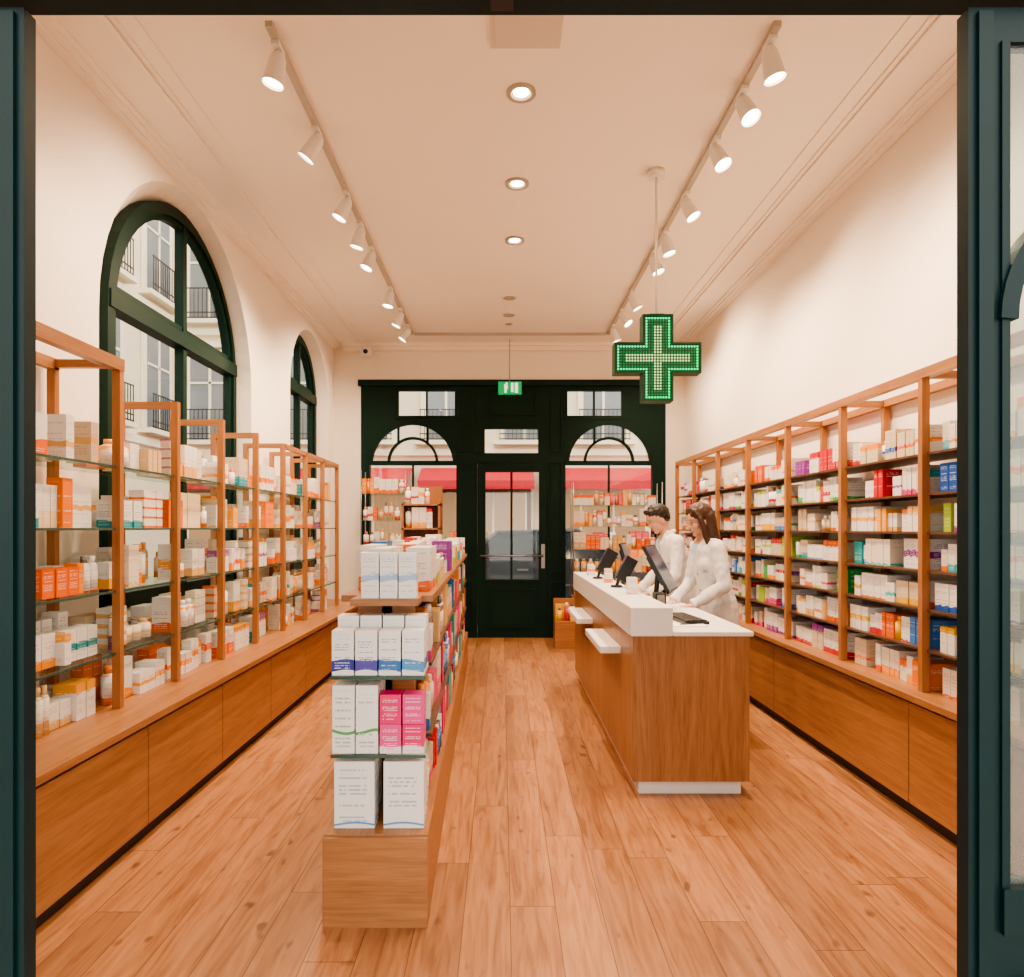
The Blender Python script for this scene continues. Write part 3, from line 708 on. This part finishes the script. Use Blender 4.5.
def person(nm, loc, yaw, female, lean, neckf, pitch, height, armsL, armsR):
    root = empty(nm); sc = height/1.70
    T = Matrix.Translation(loc) @ Matrix.Rotation(yaw, 4, 'Z') @ Matrix.Scale(sc, 4)
    def bend(z): return lean*max(0, z-.92)**1.15
    b = MB(); wv = .88 if female else 1.0
    rings = [(.48, .165, .225), (.70, .155, .21), (.88, .145, .195), (.98, .135, .182), (1.08, .122, .160*wv if female else .175), (1.18, .125, .17*wv+.005), (1.28, .125, .188*wv), (1.36, .108, .19*wv), (1.41, .085, .14*wv), (1.445, .064, .078), (1.46, .055, .06)]
    b.loft([(bend(z)-.005, 0, z, rx, ry) for z, rx, ry in rings], COAT)
    if female: 
        for s in (1, -1): b.ell((bend(1.26)+.07, s*.07, 1.25), (.055, .065, .065), COAT)
    sh = .165*wv+.012; zs = 1.375
    for s, A in ((1, armsL), (-1, armsR)):
        S0 = Vector((bend(zs), s*sh, zs)); wv3 = Vector(A[1]); el = Vector(A[0])
        b.limb([Vector((bend(zs), s*.08, zs+.02)), S0, el, wv3], [.055, .060, .052, .040], COAT)
        b.cyl(wv3-(wv3-el).normalized()*.02, wv3+(wv3-el).normalized()*.022, .043, .046, COAT)
    for s in (1, -1):
        c0 = Vector((bend(1.43)-.045, s*.05, 1.475)); c1 = Vector((bend(1.42)+.03, s*.07, 1.455)); c2 = Vector((bend(1.36)+.105, s*.05, 1.36)); c3 = Vector((bend(1.2)+.125, s*.012, 1.20))
        b.limb([c0, c1, c2, c3], [.014, .016, .017, .010], COAT, 10)
    b.limb([Vector((bend(1.43)-.05, -.05, 1.475)), Vector((bend(1.43)-.06, 0, 1.48)), Vector((bend(1.43)-.05, .05, 1.475))], [.014, .015, .014], COAT, 10)
    b.limb([Vector((bend(1.42), 0, 1.42)), Vector((bend(1.42)+neckf*.6, 0, 1.53))], [.05, .046], SKIN)
    for s in (1, -1):
        b.limb([(0, s*.09, .9), (.02, s*.095, .50), (0, s*.10, .10)], [.085, .062, .045], TROU)
        b.limb([(-.02, s*.10, .045), (.14, s*.115, .035)], [.045, .035], SHOE)
    def asg(c):
        if c.z > 1.46 and (c.x-bend(1.43)-neckf*.25)**2+c.y**2 < .0032: return 1
        if c.z > 1.50: return 1
        if c.z < .08: return 3
        if c.z < .47: return 2
        if c.z > 1.22 and c.x > bend(c.z)+.03 and abs(c.y) < (c.z-1.22)*.26: return 4 if c.z < 1.40 else 1
        if c.z > .5 and c.z < 1.22 and c.x > bend(c.z)+.05 and abs(c.y) < .006: return 5
        return 0
    def fold(c):
        if c.z > 1.44 or c.z < .48: return 0
        q = mnoise.noise(Vector((c.x*14, c.y*14, c.z*5)))*.010+mnoise.noise(Vector((c.x*30+3, c.y*30, c.z*22)))*.006
        if c.z < .95: q += .010*math.sin(math.atan2(c.y, c.x)*9)*(.95-c.z)/.45
        return q
    o = remesh(b, 'body', .010, root, ([COAT, SKIN, TROU, SHOE, SHIRT, SEAM], asg), fold=fold); o.data.transform(T)
    b = MB()
    for z in (.75, .9, 1.05, 1.17): b.cyl((bend(z)+.115, .014, z), (bend(z)+.129, .014, z), .008, .008, SEAM, 10)
    b.box(bend(1.25)+.085, bend(1.25)+.112, .075, .15, 1.19, 1.194, SEAM)
    for s in (1, -1): b.box(.10, .138, s*.11-.05, s*.11+.05, .86, .866, SEAM)
    o = b.obj('coat_buttons', root); o.data.transform(T)
    b = MB()
    for s, A in ((1, armsL), (-1, armsR)):
        w = Vector(A[1]); d = (w-Vector(A[0])).normalized(); d2 = Vector((d.x, d.y-s*.1, d.z*.35)).normalized()
        b.limb([w-d*.02, w+d*.03], [.026, .022], SKIN, 12); hand(b, w+d*.025, d2, (0, 0, -1), -s, A[2])
    o = remesh(b, 'hands', .0035, root, None, 2); o.data.transform(T)
    nb = Vector((bend(1.42)+neckf*.6, 0, 1.51)); Hm = Matrix.Translation(nb) @ Matrix.Rotation(pitch, 4, 'Y'); Hi = Hm.inverted()
    b = MB(); w = .93 if female else 1.0
    b.ell((.0, 0, .108), (.097, .077*w, .088), SKIN, 24, 16); b.ell((.030, 0, .055), (.064, .060*w, .080), SKIN, 20, 14); b.ell((.062, 0, -.010), (.028, .030*w, .024), SKIN)
    b.ell((.02, 0, .02), (.055, .054*w, .05), SKIN); b.ell((-.02, 0, .05), (.06, .055, .06), SKIN)
    b.limb([(.084, 0, .092), (.095, 0, .070), (.104, 0, .052)], [.007, .008, .0105], SKIN, 10); b.ell((.095, .011, .048), (.009, .008, .007), SKIN); b.ell((.095, -.011, .048), (.009, .008, .007), SKIN)
    b.ell((.088, 0, .017), (.010, .022, .009), SKIN); b.ell((.080, 0, .105), (.016, .048, .010), SKIN)
    for s in (1, -1):
        b.ell((-.005, s*.077*w, .062), (.018, .008, .03), SKIN); b.ell((.062, s*.036, .05), (.028, .022, .024), SKIN)
    o = remesh(b, 'head', .004, root, None, 3); o.data.transform(T @ Hm)
    b = MB()
    for s in (1, -1):
        b.ell((.079, s*.031, .080), (.011, .013, .006), EYEW); b.ell((.0865, s*.031, .078), (.005, .006, .0055), EYEB)
        b.limb([(.086, s*.018, .086), (.088, s*.031, .087), (.080, s*.045, .085)], [.0022, .0028, .002], HMn, 8)
        b.limb([(.092, s*.016, .106), (.090, s*.032, .110), (.078, s*.050, .106)], [.0025, .003, .002], HMn, 8)
    b.limb([(.094, -.019, .017), (.099, 0, .020), (.094, .019, .017)], [.0025, .004, .0025], LIP, 8); b.limb([(.094, -.015, .013), (.098, 0, .011), (.094, .015, .013)], [.0025, .004, .0025], LIP, 8)
    o = b.obj('face_features', root); o.data.transform(T @ Hm)
    b = MB(); hm = HW if female else HMn
    tilt = Matrix.Rotation(-.38, 3, 'Y')
    if female:
        b.ell((-.018, 0, .122), (.108, .088, .088), hm, 24, 16, tilt); b.ell((-.045, 0, .075), (.070, .080, .090), hm, 20, 12)
        def down(p, offs, rad):
            h0 = Hm @ Vector(p); pts = [Vector(p)]
            for o_ in offs: pts.append(Hi @ (h0+Vector(o_)))
            b.limb(pts, rad, hm, 14)
        for s in (1, -1):
            down((.045, s*.05, .168), [(-.030, s*.032, -.06), (-.06, s*.038, -.13), (-.08, s*.04, -.20), (-.10, s*.042, -.28)], [.018, .020, .023, .024, .012])
            down((-.05, s*.045, .09), [(-.02, s*.012, -.1), (-.045, s*.018, -.2), (-.06, s*.018, -.30), (-.06, s*.01, -.38)], [.052, .048, .044, .034, .012])
        down((-.07, 0, .1), [(-.015, 0, -.1), (-.05, 0, -.2), (-.065, 0, -.30), (-.065, 0, -.40)], [.058, .054, .048, .038, .014])
        hf = lambda c: mnoise.noise(Vector((c.x*70, c.y*90, c.z*9)))*.005
    else:
        b.ell((-.018, 0, .130), (.104, .084, .082), hm, 24, 16, tilt); b.ell((-.048, 0, .088), (.062, .076, .075), hm, 20, 12)
        b.limb([(.055, -.04, .172), (.072, -.005, .182), (.052, .045, .176)], [.018, .022, .018], hm, 12)
        for s in (1, -1): b.ell((-.018, s*.072, .088), (.028, .010, .035), hm)
        hf = lambda c: mnoise.noise(Vector((c.x*40, c.y*90, c.z*40)))*.006
    o = remesh(b, 'hair', .005, root, None, 2, fold=hf); o.data.transform(T @ Hm)
    return root
person('woman_pharmacist', (1.62, 5.15, 0), math.radians(193), True, .18, .05, .34, 1.675,
       ((.06, .225, 1.10), (.26, .16, .965), .18), ((.08, -.22, 1.11), (.27, -.14, .965), .2))
person('man_pharmacist', (1.62, 6.0, 0), math.radians(186), False, .36, .08, .5, 1.70,
       ((.17, .24, 1.10), (.36, .17, .96), .18), ((.17, -.24, 1.10), (.36, -.15, .96), .2))

# ---------------------------------------------------------------- outside
STONE = plain('limestone', (.82, .71, .54), .9, noise=.08, nscale=2); STONE2 = plain('limestone_trim', (.88, .79, .63), .9)
WIN = plain('facade_window_glass', (.22, .24, .26), .15); IRON = plain('wrought_iron', (.03, .03, .032), .5)
ASPH = plain('asphalt', (.14, .135, .13), .9, nscale=40); PAVE = plain('pavement', (.45, .42, .39), .9)
b = MB(); b.box(-30, 30, -15, 40, -.3, -.12, ASPH); b.obj('street_ground')
b = MB(); b.box(-4, 12, 9.5, 10.8, -.12, -.02, PAVE); b.box(-4.2, -2.6, -3, 9.5, -.12, -.02, PAVE); b.box(-4, 12, -3, 1.1, -.12, -.001, PAVE); b.obj('pavement')
def facade(nm, mp, u0, u1, w, out, ground, floors=4, top=14):
    b = MB()
    b.prism([(u0, -.12), (u1, -.12), (u1, top), (u0, top)], w, w-out*.5, mp, STONE)
    n = int((u1-u0)/1.9)
    for f in range(floors):
        z = 3.6+f*2.9
        b.prism([(u0, z-.35), (u1, z-.35), (u1, z-.2), (u0, z-.2)], w, w+out*.14, mp, STONE2)
        for k in range(n):
            c = u0+(k+.5)*(u1-u0)/n
            b.prism([(c-.62, z), (c+.62, z), (c+.62, z+2.2), (c-.62, z+2.2)], w+out*.01, w+out*.07, mp, STONE2)
            b.prism([(c-.48, z+.02), (c+.48, z+.02), (c+.48, z+2.05), (c-.48, z+2.05)], w+out*.07, w+out*.08, mp, WIN)
            b.ribbon([(c, z), (c, z+2.05)], .06, w+out*.08, w+out*.1, mp, STONE2); b.ribbon([(c-.48, z+1.4), (c+.48, z+1.4)], .05, w+out*.08, w+out*.1, mp, STONE2)
            b.prism([(c-.75, z+2.25), (c+.75, z+2.25), (c+.8, z+2.38), (c-.8, z+2.38)], w, w+out*.16, mp, STONE2)
            b.prism([(c-.75, z-.1), (c+.75, z-.1), (c+.75, z), (c-.75, z)], w, w+out*.3, mp, STONE2)
            for zz in (.0, .12, .7): b.ribbon([(c-.62, z+zz+.03), (c+.62, z+zz+.03)], .025, w+out*.26, w+out*.28, mp, IRON)
            for q in range(13): b.ribbon([(c-.6+q*.1, z), (c-.6+q*.1, z+.73)], .014, w+out*.265, w+out*.28, mp, IRON)
    k = 0; c = u0+.3; SW1 = plain('shop_warm', (.22, .12, .06), .6, emit=(1, .6, .3), es=.35); RED = plain('red_awning', (.55, .02, .035), .7); CRM = plain('shop_trim', (.20, .07, .04), .5)
    while c < u1-2.6:
        b.prism([(c, .0), (c+2.6, .0), (c+2.6, 2.9), (c, 2.9)], w, w+out*.06, mp, CRM if k % 2 == 0 else STONE2)
        b.prism([(c+.12, .35), (c+2.48, .35), (c+2.48, 2.35), (c+.12, 2.35)], w+out*.06, w+out*.08, mp, SW1)
        for q in range(4): b.ribbon([(c+.12+q*.785, .35), (c+.12+q*.785, 2.35)], .05, w+out*.08, w+out*.11, mp, STONE2)
        if ground:
            A = [mp(c-.05, 2.95, w+out*.07), mp(c+2.65, 2.95, w+out*.07), mp(c+2.65, 2.6, w+out*.8), mp(c-.05, 2.6, w+out*.8)]
            b.face(A, RED); b.face([A[3], A[2], mp(c+2.65, 2.4, w+out*.8), mp(c-.05, 2.4, w+out*.8)], RED)
        k += 1; c += 2.9
    b.obj(nm)
facade('street_building', SY, -8, 11, 16.5, -1, True, 2, 9.5)
facade('street_building', SX, -4, 15.9, -7.6, 1, False, 3, 12)
b = MB()
for k in range(9):
    x = -4+k*1.15; b.box(x, x+.9, 15.2, 15.7, -.12, .55, OAKX)
    for z in (.55, .85, 1.15): fillx(b, x, x+.9, z, 15.3+(z-.55)*.3, .3, ORA+[(.6, .02, .02), (.8, .6, .2), (.05, .3, .05)], wr=(.1, .2), full=.7)
b.obj('market_goods_stall')
b = MB(); CP = plain('car_paint', (.05, .06, .075), .3, .0, spec=.4); CG = plain('car_glass', (.03, .04, .05), .15, spec=.3)
cx0, cyc = .35, 12.0
prof = [(-2.1, .28), (-2.15, .55), (-2.05, .78), (-1.2, .92), (-.9, .98), (1.55, 1.0), (2.0, .95), (2.12, .6), (2.1, .28)]
b.prism([(cx0+u, v) for u, v in prof], cyc-.85, cyc+.85, SY, CP)
cab0 = [(-1.15, .93), (-.45, 1.42), (.95, 1.46), (1.6, .98)]
B1 = [(cx0+u*(.97), cyc-(.83 if v < 1 else .62), v) for u, v in cab0]; B2 = [(cx0+u*.97, cyc+(.83 if v < 1 else .62), v) for u, v in cab0]
b.face(B1, CG); b.face(list(reversed(B2)), CG); b.face([B1[0], B1[1], B2[1], B2[0]], CG); b.face([B1[1], B1[2], B2[2], B2[1]], CP); b.face([B1[2], B1[3], B2[3], B2[2]], CG)
for i, j in ((0, 1), (1, 2), (2, 3)): b.cyl(B1[i], B1[j], .035, .035, CP, 8); b.cyl(B2[i], B2[j], .035, .035, CP, 8)
b.cyl((cx0+.2, cyc-.83, .98), (cx0+.2, cyc-.62, 1.44), .03, .03, CP, 8)
for x in (-1.35, 1.35):
    for s in (-1, 1):
        b.cyl((cx0+x, cyc+s*.87, .2), (cx0+x, cyc+s*.65, .2), .32, .32, BLACK, 28); b.cyl((cx0+x, cyc+s*.88, .2), (cx0+x, cyc+s*.87, .2), .2, .2, GREY, 20)
b.box(cx0-2.16, cx0-2.05, cyc-.8, cyc-.45, .6, .74, GREY); b.box(cx0-.9, cx0-.75, cyc-1.0, cyc-.84, .95, 1.07, CP)
b.box(cx0-.1, cx0+.08, cyc-.87, cyc-.85, .8, .83, GREY); b.box(cx0-1.9, cx0+1.9, cyc-.87, cyc-.85, .55, .58, GREY)
b.obj('car')

# ---------------------------------------------------------------- world & camera
w = bpy.data.worlds.new('sky'); scene.world = w; w.use_nodes = True; nt = w.node_tree; bg = nt.nodes['Background']
bg.inputs[0].default_value = (1.0, .94, .85, 1); bg.inputs[1].default_value = 3.8
cam = bpy.data.cameras.new('camera'); cam.sensor_width = 36; cam.lens = 680/1024*36; cam.shift_x = 10/1024; cam.shift_y = 39.5/1024; cam.clip_start = .05
co = bpy.data.objects.new('camera', cam); co.location = (0, 0, 1.5); co.rotation_euler = (math.pi/2, 0, 0); scene.collection.objects.link(co); scene.camera = co
